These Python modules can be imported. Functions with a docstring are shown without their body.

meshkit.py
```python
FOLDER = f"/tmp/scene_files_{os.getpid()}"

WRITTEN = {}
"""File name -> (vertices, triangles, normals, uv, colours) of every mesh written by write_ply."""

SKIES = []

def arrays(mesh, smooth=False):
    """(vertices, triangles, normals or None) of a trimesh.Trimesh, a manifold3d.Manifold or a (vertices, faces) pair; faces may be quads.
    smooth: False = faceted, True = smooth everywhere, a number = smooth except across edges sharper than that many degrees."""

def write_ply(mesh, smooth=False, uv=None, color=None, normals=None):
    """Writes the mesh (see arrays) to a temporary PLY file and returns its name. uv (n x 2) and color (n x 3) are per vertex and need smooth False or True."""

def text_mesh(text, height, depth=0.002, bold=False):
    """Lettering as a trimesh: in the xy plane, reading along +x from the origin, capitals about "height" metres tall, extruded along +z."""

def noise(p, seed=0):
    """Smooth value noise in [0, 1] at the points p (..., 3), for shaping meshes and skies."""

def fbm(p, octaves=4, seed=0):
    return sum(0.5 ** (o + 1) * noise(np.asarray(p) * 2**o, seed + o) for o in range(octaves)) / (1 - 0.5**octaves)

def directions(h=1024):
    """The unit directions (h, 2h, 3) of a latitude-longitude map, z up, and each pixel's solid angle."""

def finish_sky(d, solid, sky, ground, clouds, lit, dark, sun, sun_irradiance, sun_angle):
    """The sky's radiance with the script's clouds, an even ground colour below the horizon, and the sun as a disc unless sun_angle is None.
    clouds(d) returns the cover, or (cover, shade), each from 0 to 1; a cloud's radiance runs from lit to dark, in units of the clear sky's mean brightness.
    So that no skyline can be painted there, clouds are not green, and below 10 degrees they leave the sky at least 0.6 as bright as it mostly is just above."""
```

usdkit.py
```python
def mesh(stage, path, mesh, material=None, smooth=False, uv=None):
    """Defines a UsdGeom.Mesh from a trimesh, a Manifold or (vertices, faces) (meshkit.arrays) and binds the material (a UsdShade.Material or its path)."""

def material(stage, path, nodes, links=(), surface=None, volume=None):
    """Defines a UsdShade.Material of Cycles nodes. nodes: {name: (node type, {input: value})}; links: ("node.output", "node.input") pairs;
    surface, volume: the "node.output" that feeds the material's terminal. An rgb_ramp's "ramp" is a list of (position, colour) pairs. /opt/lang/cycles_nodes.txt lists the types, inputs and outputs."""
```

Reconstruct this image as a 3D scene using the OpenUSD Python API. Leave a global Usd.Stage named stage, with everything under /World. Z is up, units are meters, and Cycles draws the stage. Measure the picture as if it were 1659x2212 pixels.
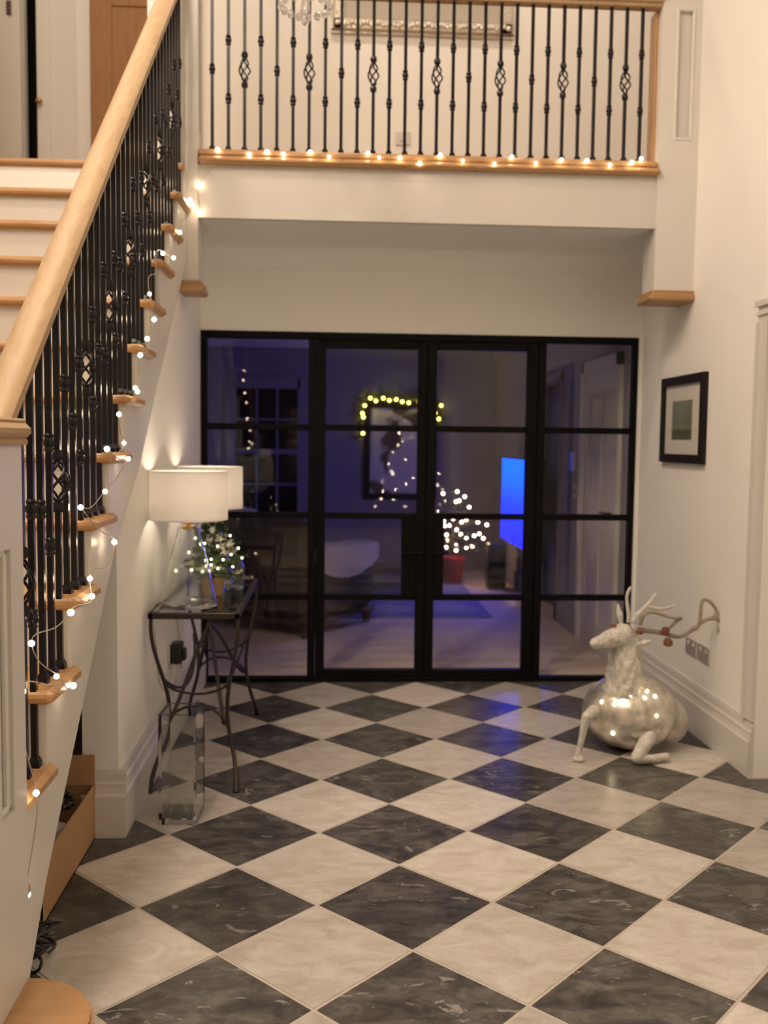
import math, random
import numpy as np, trimesh, manifold3d as m3
from shapely.geometry import Polygon, box as sbox
from shapely.ops import unary_union
from pxr import Usd, UsdGeom, UsdLux, UsdShade, Gf, Sdf
import usdkit, meshkit

random.seed(7); RNG = np.random.default_rng(7)
stage = Usd.Stage.CreateInMemory()
UsdGeom.SetStageUpAxis(stage, UsdGeom.Tokens.z); UsdGeom.SetStageMetersPerUnit(stage, 1.0)
UsdGeom.Xform.Define(stage, '/World'); UsdGeom.Scope.Define(stage, '/World/Looks')

# ---------------------------------------------------------------- camera
F_PX, YAW, PITCH, ROLL = 2062.9, -0.056, -0.0739, 0.0118
CAM = np.array([-0.2467, -3.4877, 1.4656])
EXPOSURE = 0.08
def cam_axes():
    cy, sy, cp, sp = math.cos(YAW), math.sin(YAW), math.cos(PITCH), math.sin(PITCH)
    f = np.array([-sy*cp, cy*cp, sp]); r = np.array([cy, sy, 0]); u = np.cross(r, f)
    c, s = math.cos(ROLL), math.sin(ROLL)
    return np.array([c*r+s*u, -s*r+c*u, f])
AX = cam_axes()
cam = UsdGeom.Camera.Define(stage, '/World/camera')
cam.CreateHorizontalApertureAttr(36.0); cam.CreateVerticalApertureAttr(48.0)
cam.CreateFocalLengthAttr(36.0*F_PX/1659)
cam.CreateFStopAttr(3.6); cam.CreateFocusDistanceAttr(2.7)
cam.CreateClippingRangeAttr(Gf.Vec2f(0.05, 100)); cam.CreateExposureAttr(EXPOSURE)
UsdGeom.Xformable(cam).AddTransformOp().Set(Gf.Matrix4d(*AX[0], 0, *AX[1], 0, *(-AX[2]), 0, *CAM, 1))

def at(px, py, **k):
    """the point of a real plane (x=, y= or z=) that the photograph shows at a pixel"""
    d = np.array([(px-829.5)/F_PX, -(py-1106)/F_PX, 1]) @ AX
    a, v = list(k.items())[0]; i = 'xyz'.index(a)
    return CAM + (v-CAM[i])/d[i]*d

# ---------------------------------------------------------------- light levels
WARM = (1.0, 0.81, 0.645)
REAR_LAMP = 60.0
DOWNLIGHT_POWER = 1.75      # multiplies the recessed lamps
HALL_LAMPS = [(-1.25, -1.3), (-1.25, -3.2), (-1.65, -0.1), (-1.65, -2.2), (-1.2, -4.8), (0.1, -6.6)]
GALLERY_LAMPS = [(-1.9, 2.3), (-0.3, 2.35), (1.2, 2.35)]

# ---------------------------------------------------------------- materials
LOOKS = '/World/Looks/'
def mat(name, nodes, links=(), surface='p.BSDF'):
    return usdkit.material(stage, LOOKS+name, nodes, links, surface=surface)
def plain(name, col, rough=0.5, metal=0.0, bump=0.0, bscale=60, var=0.0, vscale=6, **kw):
    n = {'p': ('principled_bsdf', {'base_color': col, 'roughness': rough, 'metallic': metal, **kw}), 'g': ('geometry', {})}
    l = []
    if var:
        a = tuple(max(0, c*(1-var)) for c in col); b = tuple(min(1, c*(1+var)) for c in col)
        n['nz'] = ('noise_texture', {'scale': vscale, 'detail': 4.0}); n['rp'] = ('rgb_ramp', {'ramp': [(0.3, a), (0.7, b)]})
        l += [('g.position', 'nz.vector'), ('nz.fac', 'rp.fac'), ('rp.color', 'p.base_color')]
    if bump:
        n['bn'] = ('noise_texture', {'scale': bscale, 'detail': 3.0}); n['bp'] = ('bump', {'strength': bump, 'distance': 0.01})
        l += [('g.position', 'bn.vector'), ('bn.fac', 'bp.height'), ('bp.normal', 'p.normal')]
    return mat(name, n, l)
def emit(name, col, strength):
    return mat(name, {'e': ('emission', {'color': col, 'strength': strength})}, surface='e.emission')
def wood(name, a, b, axis, rough=0.4):
    sc = {'x': (1.2, 14, 14), 'y': (14, 1.2, 14), 'z': (14, 14, 1.2), 's': (14, 1.6, 4)}[axis]
    return mat(name, {'g': ('geometry', {}), 'm': ('mapping', {'scale': sc}), 'n': ('noise_texture', {'scale': 2.2, 'detail': 6.0, 'distortion': 0.6}),
                      'r': ('rgb_ramp', {'ramp': [(0.3, a), (0.5, b), (0.72, tuple(0.86*x+0.14*y for x, y in zip(a, b)))]}),
                      'p': ('principled_bsdf', {'roughness': rough})},
               [('g.position', 'm.vector'), ('m.vector', 'n.vector'), ('n.fac', 'r.fac'), ('r.color', 'p.base_color')])
def marble(name, base, lo, hi, vein, vein_amt, rough=0.3):
    n = {'g': ('geometry', {}), 'o': ('object_info', {}), 'off': ('vector_math', {'math_type': 'multiply_add', 'vector2': (37., 19., 53.)}),
         'mp': ('mapping', {'rotation': (0, 0, 0.55), 'scale': (3.0, 5.2, 4.)}),
         'n1': ('noise_texture', {'scale': 2.6, 'detail': 9.0, 'roughness': 0.68, 'distortion': 0.7}),
         'r1': ('rgb_ramp', {'ramp': [(0.36, lo), (0.5, base), (0.63, hi)]}),
         'n2': ('noise_texture', {'scale': 2.1, 'detail': 9.0, 'roughness': 0.7, 'distortion': 1.6}),
         'r2': ('rgb_ramp', {'ramp': [(0.0, (0, 0, 0)), (0.60, (0, 0, 0)), (0.645, (vein_amt,)*3), (0.67, (vein_amt*.35,)*3), (0.75, (vein_amt,)*3), (1., (vein_amt,)*3)]}),
         'mx': ('mix', {'color2': vein}),
         'hs': ('math', {'math_type': 'multiply_add', 'value2': 0.40, 'value3': 0.80}),
         'sc': ('vector_math', {'math_type': 'scale'}),
         'p': ('principled_bsdf', {'roughness': rough, 'specular_ior_level': 0.33})}
    l = [('o.random', 'off.vector1'), ('g.position', 'off.vector3'), ('off.vector', 'mp.vector'), ('mp.vector', 'n1.vector'), ('mp.vector', 'n2.vector'),
         ('n1.fac', 'r1.fac'), ('n2.fac', 'r2.fac'), ('r1.color', 'mx.color1'), ('r2.color', 'mx.fac'), ('mx.color', 'sc.vector1'),
         ('o.random', 'hs.value1'), ('hs.value', 'sc.scale'), ('sc.vector', 'p.base_color')]
    return mat(name, n, l)
def pane_glass(name, tint=(1, 1, 1), ior=1.5):
    return mat(name, {'t': ('transparent_bsdf', {'color': tint}), 'g': ('glossy_bsdf', {'color': (1, 1, 1), 'roughness': 0.0}),
                      'f': ('fresnel', {'IOR': ior}), 'm': ('mix_closure', {}),
                      'ge': ('geometry', {}), 'k': ('math', {'math_type': 'subtract', 'value1': 1.0}), 'x': ('math', {'math_type': 'multiply'})},
               [('ge.backfacing', 'k.value2'), ('k.value', 'x.value1'), ('f.fac', 'x.value2'), ('x.value', 'm.fac'), ('t.BSDF', 'm.closure1'), ('g.BSDF', 'm.closure2')], surface='m.closure')

M = {}
M['wall'] = plain('wall_paint', (.885, .865, .815), .65, bump=.04, bscale=140)
M['ceil'] = plain('ceiling_paint', (.86, .84, .80), .8)
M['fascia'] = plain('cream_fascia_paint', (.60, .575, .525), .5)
M['trim'] = plain('white_trim_paint', (.665, .64, .59), .38)
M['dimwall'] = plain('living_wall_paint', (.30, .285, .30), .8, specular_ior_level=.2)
M['oakx'] = wood('oak_along_x', (.345, .183, .073), (.44, .255, .112), 'x')
M['oaky'] = wood('oak_along_y', (.345, .183, .073), (.44, .255, .112), 'y')
M['oakz'] = wood('oak_along_z', (.40, .215, .09), (.49, .285, .125), 'z')
M['rail'] = wood('oak_handrail', (.33, .215, .112), (.41, .28, .155), 's', .55)
M['doak'] = wood('dark_oak_door', (.235, .108, .034), (.29, .142, .052), 'z', .7)
M['iron'] = plain('black_iron', (.008, .007, .008), .27, .0, specular_ior_level=.28)
M['steel'] = plain('black_steel_frame', (.004, .003, .003), .5, specular_ior_level=.12)
M['bronze'] = plain('bronze_iron', (.022, .013, .008), .5, .0, var=.3, vscale=30)
M['light_tile'] = marble('light_marble', (.505, .465, .415), (.43, .385, .33), (.56, .53, .485), (.36, .31, .26), .35)
M['dark_tile'] = marble('dark_marble', (.074, .069, .061), (.036, .034, .032), (.128, .120, .108), (.34, .33, .30), .8, .3)
M['grout'] = plain('pale_grout', (.46, .41, .35), .8)
M['glass'] = pane_glass('door_pane_glass')
M['thin'] = plain('thin_blown_glass', (.93, .96, .94), .09, transmission_weight=1.0, ior=1.36)
M['clear'] = plain('clear_thick_glass', (.97, 1, .98), .02, transmission_weight=1.0, ior=1.46)
M['shade'] = mat('linen_shade', {'d': ('diffuse_bsdf', {'color': (.86, .84, .82)}), 't': ('translucent_bsdf', {'color': (.80, .77, .74)}), 'm': ('mix_closure', {'fac': .42})},
                 [('d.BSDF', 'm.closure1'), ('t.BSDF', 'm.closure2')], surface='m.closure')
M['wire'] = plain('clear_wire', (.42, .36, .28), .4)
M['blackcord'] = plain('black_plastic', (.015, .014, .014), .4)
M['bulb'] = emit('warm_fairy_bulb', (1, .74, .50), 34)
M['ybulb'] = emit('yellow_fairy_bulb', (1, .86, .10), 13)
M['tbulb'] = emit('tree_bulb', (1, .62, .40), 27)
M['mbulb'] = emit('mini_tree_bulb', (1, .82, .38), 13)
M['dbulb'] = emit('reindeer_bulb', (1, .84, .5), 30)
M['dybulb'] = emit('reindeer_yellow_bulb', (1, .80, .22), 15)
M['farbulb'] = emit('hall_tree_bulb', (1, .78, .6), 240)
M['needle'] = plain('frosted_needles', (.055, .095, .045), .7, var=.5, vscale=40)
M['frost'] = plain('snowy_needles', (.55, .56, .50), .8)
M['dneedle'] = plain('dark_needles', (.03, .045, .022), .8, var=.4, vscale=30)
M['card'] = plain('cardboard', (.40, .235, .115), .8, var=.08, vscale=5)
M['silver'] = plain('silver_leaf', (.62, .58, .50), .32, .75, bump=.5, bscale=45)
M['mirror'] = plain('mirror_glass', (.85, .84, .80), .03, 1.0)
M['black_wood'] = plain('black_frame_wood', (.012, .008, .008), .45, specular_ior_level=.2)
M['mount'] = plain('cream_mount_board', (.74, .70, .62), .8)
M['art'] = mat('green_landscape_print', {'g': ('geometry', {}), 's': ('separate_xyz', {}), 'mr': ('map_range', {'from_min': 1.49, 'from_max': 1.70}),
                'r': ('rgb_ramp', {'ramp': [(0, (.16, .17, .10)), (.22, (.10, .12, .07)), (.33, (.26, .27, .17)), (.42, (.16, .19, .12)), (.6, (.21, .24, .17)), (1, (.24, .27, .20))]}),
                'n': ('noise_texture', {'scale': 14, 'detail': 4.0}), 'a': ('math', {'math_type': 'multiply_add', 'value2': .22, 'value3': -.11}), 'ad': ('math', {'math_type': 'add'}),
                'p': ('principled_bsdf', {'roughness': .25})},
               [('g.position', 's.vector'), ('s.z', 'mr.value'), ('g.position', 'n.vector'), ('n.fac', 'a.value1'), ('a.value', 'ad.value1'), ('mr.result', 'ad.value2'), ('ad.value', 'r.fac'), ('r.color', 'p.base_color')])
M['art2'] = mat('brown_abstract_print', {'g': ('geometry', {}), 'n': ('noise_texture', {'scale': 3.1, 'detail': 2.0, 'distortion': .5}),
                'r': ('rgb_ramp', {'ramp': [(0, (.05, .035, .03)), (.42, (.09, .06, .045)), (.5, (.55, .52, .50)), (1, (.62, .60, .58))]}), 'p': ('principled_bsdf', {'roughness': .3})},
               [('g.position', 'n.vector'), ('n.fac', 'r.fac'), ('r.color', 'p.base_color')])
M['sofa'] = plain('grey_brown_upholstery', (.085, .072, .055), .95, specular_ior_level=.1, bump=.3, bscale=200, var=.1)
M['throw'] = plain('cream_fleece', (.62, .57, .48), .95, bump=.8, bscale=120)
M['cushion'] = plain('pale_blue_cushion', (.50, .50, .55), .9)
M['dcushion'] = plain('plum_cushion', (.10, .06, .06), .9)
M['rug'] = plain('blue_grey_rug', (.26, .26, .30), .95, bump=.4, bscale=150)
M['lfloor'] = plain('living_room_floor', (.66, .55, .43), .7, specular_ior_level=.25, var=.08, vscale=3)
M['redpot'] = plain('red_pot', (.42, .02, .02), .45)
M['tvbody'] = plain('tv_black', (.01, .01, .011), .3)
M['tv'] = mat('tv_blue_picture', {'g': ('geometry', {}), 's': ('separate_xyz', {}), 'mr': ('map_range', {'from_min': .5, 'from_max': 1.31}),
              'r': ('rgb_ramp', {'ramp': [(0, (.008, .009, 1.0)), (.45, (.004, .016, 1.0)), (.75, (.0, .045, 1.0)), (1, (.0, .055, 1.0))]}), 'e': ('emission', {'strength': 3.8})},
             [('g.position', 's.vector'), ('s.z', 'mr.value'), ('mr.result', 'r.fac'), ('r.color', 'e.color')], surface='e.emission')
M['blue_screen'] = emit('thermostat_screen', (.08, .09, .55), .35)
M['night'] = plain('night_window_glass', (.004, .004, .005), .06, specular_ior_level=.18)
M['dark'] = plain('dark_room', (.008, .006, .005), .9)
M['darkwood'] = plain('dark_wood', (.05, .022, .015), .4)
M['brass'] = plain('brass', (.42, .27, .09), .3, 1.0)
M['plate'] = plain('brushed_socket_plate', (.62, .57, .50), .38, .6)
M['hessian'] = plain('hessian_pot', (.38, .25, .12), .95, bump=.6, bscale=220)
M['merc'] = mat('mercury_glass', {'g': ('geometry', {}), 'n': ('noise_texture', {'scale': 11, 'detail': 5.0}), 'rr': ('rgb_ramp', {'ramp': [(.35, (.16,)*3), (.7, (.42,)*3)]}),
              'rc': ('rgb_ramp', {'ramp': [(.3, (.52, .46, .36)), (.55, (.80, .76, .68)), (.8, (.86, .84, .80))]}), 'p': ('principled_bsdf', {'metallic': .72})},
              [('g.position', 'n.vector'), ('n.fac', 'rr.fac'), ('n.fac', 'rc.fac'), ('rr.color', 'p.roughness'), ('rc.color', 'p.base_color')])
M['haunch'] = plain('silvered_haunch', (.58, .54, .48), .38, .35, var=.25, vscale=22)
M['deer_white'] = plain('white_glitter_finish', (.60, .57, .51), .55, bump=.5, bscale=70, var=.16, vscale=35)
M['antler'] = plain('grey_twig', (.33, .27, .21), .7, var=.2, vscale=30)
M['cone'] = plain('brown_cone', (.20, .085, .035), .7)
M['crystal'] = plain('chandelier_crystal', (.95, .95, .95), .03, transmission_weight=.85, ior=1.5)
M['lamp_disc'] = emit('downlight_lens', WARM, 8)
M['chbulb'] = emit('chandelier_bulb', (1, .84, .64), 25)
M['curtain'] = plain('living_curtain', (.5, .47, .47), .9)

# ---------------------------------------------------------------- mesh helpers
def bx(x0, x1, y0, y1, z0, z1, bev=0.0):
    x0, x1 = min(x0, x1), max(x0, x1); y0, y1 = min(y0, y1), max(y0, y1); z0, z1 = min(z0, z1), max(z0, z1)
    if bev:
        b = min(bev, .45*min(x1-x0, y1-y0, z1-z0)); P = []
        for x in (x0, x1):
            for y in (y0, y1):
                for z in (z0, z1):
                    sx, sy, sz = (b if x == x0 else -b), (b if y == y0 else -b), (b if z == z0 else -b)
                    P += [(x+sx, y+sy, z), (x+sx, y, z+sz), (x, y+sy, z+sz)]
        return trimesh.convex.convex_hull(np.array(P))
    t = trimesh.creation.box((x1-x0, y1-y0, z1-z0)); t.apply_translation(((x0+x1)/2, (y0+y1)/2, (z0+z1)/2)); return t
def cat(*ms):
    l = [m for a in ms for m in (a if isinstance(a, (list, tuple)) else [a])]
    return trimesh.util.concatenate(l)
def tube(pts, r, n=8, closed=False):
    P = np.asarray(pts, float); k = len(P); rr = np.full(k, r) if np.ndim(r) == 0 else np.asarray(r, float)
    if closed: T = np.roll(P, -1, 0)-np.roll(P, 1, 0)
    else: T = np.gradient(P, axis=0)
    T /= np.maximum(np.linalg.norm(T, axis=1, keepdims=True), 1e-9)
    up = np.array([0, 0, 1.]) if abs(T[0, 2]) < .9 else np.array([1., 0, 0]); V = []; N = np.cross(T[0], up); N /= np.linalg.norm(N)
    a = np.linspace(0, 2*np.pi, n, endpoint=False)
    for i in range(k):
        N = N-T[i]*(N@T[i]); N /= max(np.linalg.norm(N), 1e-9); B = np.cross(T[i], N)
        V.append(P[i]+rr[i]*(np.cos(a)[:, None]*N+np.sin(a)[:, None]*B))
    V = np.vstack(V); F = []
    for i in range(k if closed else k-1):
        j = (i+1) % k
        for q in range(n):
            s = (q+1) % n; F += [(i*n+q, i*n+s, j*n+s), (i*n+q, j*n+s, j*n+q)]
    if not closed:
        V = np.vstack([V, P[0], P[-1]])
        for q in range(n):
            s = (q+1) % n; F += [(len(V)-2, s, q), (len(V)-1, (k-1)*n+q, (k-1)*n+s)]
    t = trimesh.Trimesh(V, F, process=False)
    if t.volume < 0: t.invert()
    return t
def spline(pts, n=24):
    from scipy.interpolate import CubicSpline
    P = np.asarray(pts, float); d = np.r_[0, np.cumsum(np.maximum(np.linalg.norm(np.diff(P, axis=0), axis=1), 1e-6))]
    return CubicSpline(d, P)(np.linspace(0, d[-1], n))
def lathe(prof, c=(0, 0, 0), n=32):
    t = trimesh.creation.revolve(np.asarray(prof, float), sections=n); t.apply_translation(c)
    if t.volume < 0: t.invert()
    return t
def prism(poly, axis, a, b):
    """polygon of the two other axes (in x,y,z order) extruded along axis from a to b"""
    p = poly if isinstance(poly, Polygon) else Polygon(poly)
    t = trimesh.creation.extrude_polygon(p, abs(b-a)); v = t.vertices.copy(); lo = min(a, b)
    if axis == 'z': v = np.c_[v[:, 0], v[:, 1], v[:, 2]+lo]
    elif axis == 'x': v = np.c_[v[:, 2]+lo, v[:, 0], v[:, 1]]
    else: v = np.c_[v[:, 0], v[:, 2]+lo, v[:, 1]]
    t = trimesh.Trimesh(v, t.faces, process=False)
    if t.volume < 0: t.invert()
    return t
def ball(c, r, sub=1, s=(1, 1, 1)):
    t = trimesh.creation.icosphere(subdivisions=sub, radius=1.0); t.apply_scale(np.array(s)*r); t.apply_translation(c); return t
def hull(spheres, n=20):
    return m3.Manifold.batch_hull([m3.Manifold.sphere(r, n).translate(tuple(map(float, c))) for c, r in spheres])
def tm(man):
    m = man.to_mesh(); return trimesh.Trimesh(m.vert_properties[:, :3], m.tri_verts)
def bones(lst, edge=.012, it=8):
    u = m3.Manifold()
    for a, ra, b, rb in lst: u = u+hull([(a, ra), (b, rb)])
    t = tm(u.refine_to_length(edge)); trimesh.smoothing.filter_taubin(t, iterations=it); return t

# ---------------------------------------------------------------- prim helpers
COUNT = {}
def pname(parent, name):
    k = COUNT.get((parent, name), 0); COUNT[(parent, name)] = k+1
    return name if k == 0 else f'{name}_{k:03d}'
def path_of(p): return '/World' if p is None else (p if isinstance(p, str) else str(p.GetPath()))
def obj(name, mesh, m, parent=None, smooth=False, label=None, kind=None):
    pp = path_of(parent); p = f'{pp}/{pname(pp, name)}'
    g = usdkit.mesh(stage, p, mesh, M[m] if isinstance(m, str) else m, smooth).GetPrim()
    if label: g.SetCustomDataByKey('label', label)
    if kind: g.SetCustomDataByKey('kind', kind)
    return g
def tag(g, label, category=None, group=None, kind=None):
    g.SetCustomDataByKey('label', label)
    if category: g.SetCustomDataByKey('category', category)
    if group: g.SetCustomDataByKey('group', group)
    if kind: g.SetCustomDataByKey('kind', kind)
    return g
def thing(name, label=None, category=None, loc=(0, 0, 0), rz=0, group=None, kind=None):
    x = UsdGeom.Xform.Define(stage, '/World/'+pname('/World', name)); x.AddTranslateOp().Set(Gf.Vec3d(*map(float, loc)))
    if rz: x.AddRotateZOp().Set(math.degrees(rz))
    g = x.GetPrim()
    if label: tag(g, label, category, group)
    if kind: g.SetCustomDataByKey('kind', kind)
    return g
def struct(name, mesh, m, label=None, parent=None, smooth=False):
    g = obj(name, mesh, m, parent, smooth)
    if parent is None: g.SetCustomDataByKey('kind', 'structure')
    if label: g.SetCustomDataByKey('label', label)
    return g

# ================================================================ dimensions
D = .56                        # diagonal of a floor tile
XL, XR, YD = -1.02, 1.63, 2.25 # passage walls and glazed wall
R, G = .2025, .243             # stair rise and going
def nose(n): return -1.478+G*(n-1)-.272
XT, XS, XB = -.958, -.985, -1.012   # tread ends, stringer face, baluster line
ZL, ZLED = 14*R, 2.915         # landing level, top of balcony ledge
YB = 1.47                      # balcony front
YG = 3.1                       # gallery back wall
XSTAIR = -1.95

# ================================================================ setting: floor
floor = thing('floor', 'chequered hall floor of pale and dark marble tiles laid diagonally', kind='structure')
obj('grout', bx(-1.95, 2.3, -8.2, 2.33, -.12, -.0014), 'grout', floor)
room = unary_union([sbox(-1.0, -3.0, 1.60, 2.24), sbox(-1.94, -3.0, -1.0, -.03), sbox(1.55, -.44, 2.2, .53)])
half = .5*D-.0072
for j in range(-12, 9):
    for i in range(-9, 9):
        if (i+j) % 2: continue
        u, v = i/2, j/2
        dia = Polygon([(u*D-half, v*D), (u*D, v*D-half), (u*D+half, v*D), (u*D, v*D+half)])
        c = dia.intersection(room)
        for q in getattr(c, 'geoms', [c]):
            if q.geom_type == 'Polygon' and q.area > 2e-4:
                # dark tiles sit where both half-indices are even, pale ones between them
                obj('tile', prism(q, 'z', -.010, RNG.uniform(-.0004, .0004)), 'dark_tile' if i % 2 == 0 else 'light_tile', floor)

# ================================================================ setting: walls
def skirting_prof(t=.03, h=.25):
    return [(0, 0), (t, 0), (t, .155), (t-.006, .165), (t-.010, .185), (t-.010, .200), (t-.016, .208), (t-.019, .235), (t-.024, h), (0, h)]
struct('wall_left', prism([(0, 0), (YD, 0), (YD, 2.7), (1.6, 2.7), (1.46, 2.3), (.3, 1.36), (0, 1.2)], 'x', XL-.13, XL), 'wall',
       'pale wall beneath the staircase behind the console table')
sk = [(XL+a, b) for a, b in skirting_prof()]
b1 = prism(sk, 'y', 0.0, YD)
sk2 = [(-a, b) for a, b in skirting_prof()]
b2 = prism(sk2, 'x', XL-.13, XL+.03)
struct('baseboard_left', cat(b1, b2), 'trim', 'stepped white skirting along the wall under the stairs')
wr = Polygon([(-8.2, 0), (1.63, 0), (1.63, 0), (YD+.05, 0), (YD+.05, 2.62), (1.66, 2.62), (1.66, 5.35), (-8.2, 5.35)]).difference(sbox(-.45, -.01, .545, 2.0))
struct('wall_right', prism(wr, 'x', XR, XR+.22), 'wall', 'tall pale wall with the small framed picture')
skr = [(XR-a, b) for a, b in skirting_prof()]
struct('baseboard_right', cat(prism(skr, 'y', .547, YD), prism(skr, 'y', -8.2, -.45)), 'trim', 'stepped white skirting behind the reindeer')
def architrave():
    o = []
    for y0, y1 in ((.547, .635), (-.54, -.452)):
        o += [bx(XR-.018, XR+.001, y0, y1, .25 if y0 > 0 else 0, 2.0+.002), bx(XR-.03, XR+.001, (y1-.022) if y0 > 0 else y0, y1 if y0 > 0 else y0+.022, .25, 2.002)]
    o += [bx(XR-.018, XR+.001, -.54, .635, 2.002, 2.07), bx(XR-.032, XR+.001, -.55, .65, 2.068, 2.092), bx(XR-.026, XR+.001, -.545, .642, 2.03, 2.045)]
    return cat(o)
struct('trim_1', architrave(), 'trim', 'white architrave round the doorway at the right edge')
struct('wall_passage', bx(XR+.22, XR+1.3, -.6, .7, 0, 2.3).apply_translation((.4, 0, 0)), 'wall', 'wall beyond the right-hand doorway')
t = thing('door_6', 'closed white door in the right-hand doorway', kind='structure')
dm_ = m3.Manifold.cube((.045, .995, 2.0)).translate((XR+.14, -.45, 0))
for a_, b_ in ((-.33, .0), (.1, .43)):
    for c_, d_ in ((.22, .85), (1.02, 1.82)): dm_ = dm_-m3.Manifold.cube((.1, b_-a_, d_-c_)).translate((XR+.055, a_, c_))
obj('door_leaf', tm(dm_), 'trim', t)
obj('door_knob', ball((XR+.115, .46, .98), .026, 2), 'brass', t, True)
# glazed wall
struct('wall_far', cat(bx(-3.4, XL, YD+.0, YD+.15, 0, 2.6), bx(XL, -1.018, YD, YD+.15, 0, 2.105), bx(XL, XR, YD, YD+.15, 2.105, 2.66), bx(1.603, XR, YD, YD+.15, 0, 2.105)), 'wall',
       'pale wall above and beside the black glazed doors')
ZC = 2.585
struct('ceiling_1', bx(XL-.1, 2.6, YB+.03, YG, ZC, 2.80), 'ceil', 'underside of the balcony above the glazed doors')
def cove(h=.115, n=8):
    return [(0, 0), (0, -h)]+[(.008+(h-.008)*(1-math.cos(t)), -h*(1-math.sin(t))) for t in np.linspace(0, math.pi/2, n)]+[(h, 0)]
cv = cove()
struct('trim_2', cat(prism([(YD-a, ZC+b) for a, b in cv], 'x', XL, XR), prism([(XR-a, ZC+b) for a, b in cv], 'y', YB+.19, YD), prism([(XL+a, ZC+b) for a, b in cv], 'y', YB+.19, YD)), 'ceil',
       'plaster coving under the balcony', smooth=30)
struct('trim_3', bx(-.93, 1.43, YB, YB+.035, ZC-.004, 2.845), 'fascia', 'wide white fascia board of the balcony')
struct('floor_1', bx(-3.2, 2.6, YB+.035, YG, 2.80, 2.835), 'oakx', 'upper gallery floor')
struct('floor_2', bx(-3.2, XL-.1, 1.43, YG, 2.62, 2.80), 'ceil', 'underside of the upper landing')
# gallery back wall with two door openings
gw = Polygon([(-3.2, 2.8), (2.6, 2.8), (2.6, 5.35), (-3.2, 5.35)]).difference(sbox(-2.292, 2.8, -1.93, 4.85))
struct('wall_gallery', prism(gw, 'y', YG, YG+.12), 'wall', 'pale gallery wall behind the balcony balusters')
struct('wall_stair', cat(bx(XSTAIR-.12, XSTAIR, -8.2, 1.32, 0, 5.35), bx(-3.2, XSTAIR-.12, 1.2, 1.32, 2.8, 5.35)), 'wall', 'wall on the far side of the staircase')
struct('wall_landing', cat(bx(-3.3, -3.2, 1.2, YG+.1, 2.6, 5.35), bx(2.6, 2.7, 1.4, YG+.1, 2.6, 5.35), bx(XR+.22, 2.6, 1.4, 1.52, 2.6, 5.35)), 'wall', 'end wall of the landing')
struct('wall_back', bx(-2.1, 1.9, -8.35, -8.2, 0, 5.35), 'darkwood', 'dark panelled hall wall behind the viewer')
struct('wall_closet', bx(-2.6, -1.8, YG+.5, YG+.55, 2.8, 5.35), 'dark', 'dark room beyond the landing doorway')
struct('ceiling', bx(-3.3, 2.7, -8.35, YG+.6, 5.35, 5.45), 'ceil', 'high hall ceiling')

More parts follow.
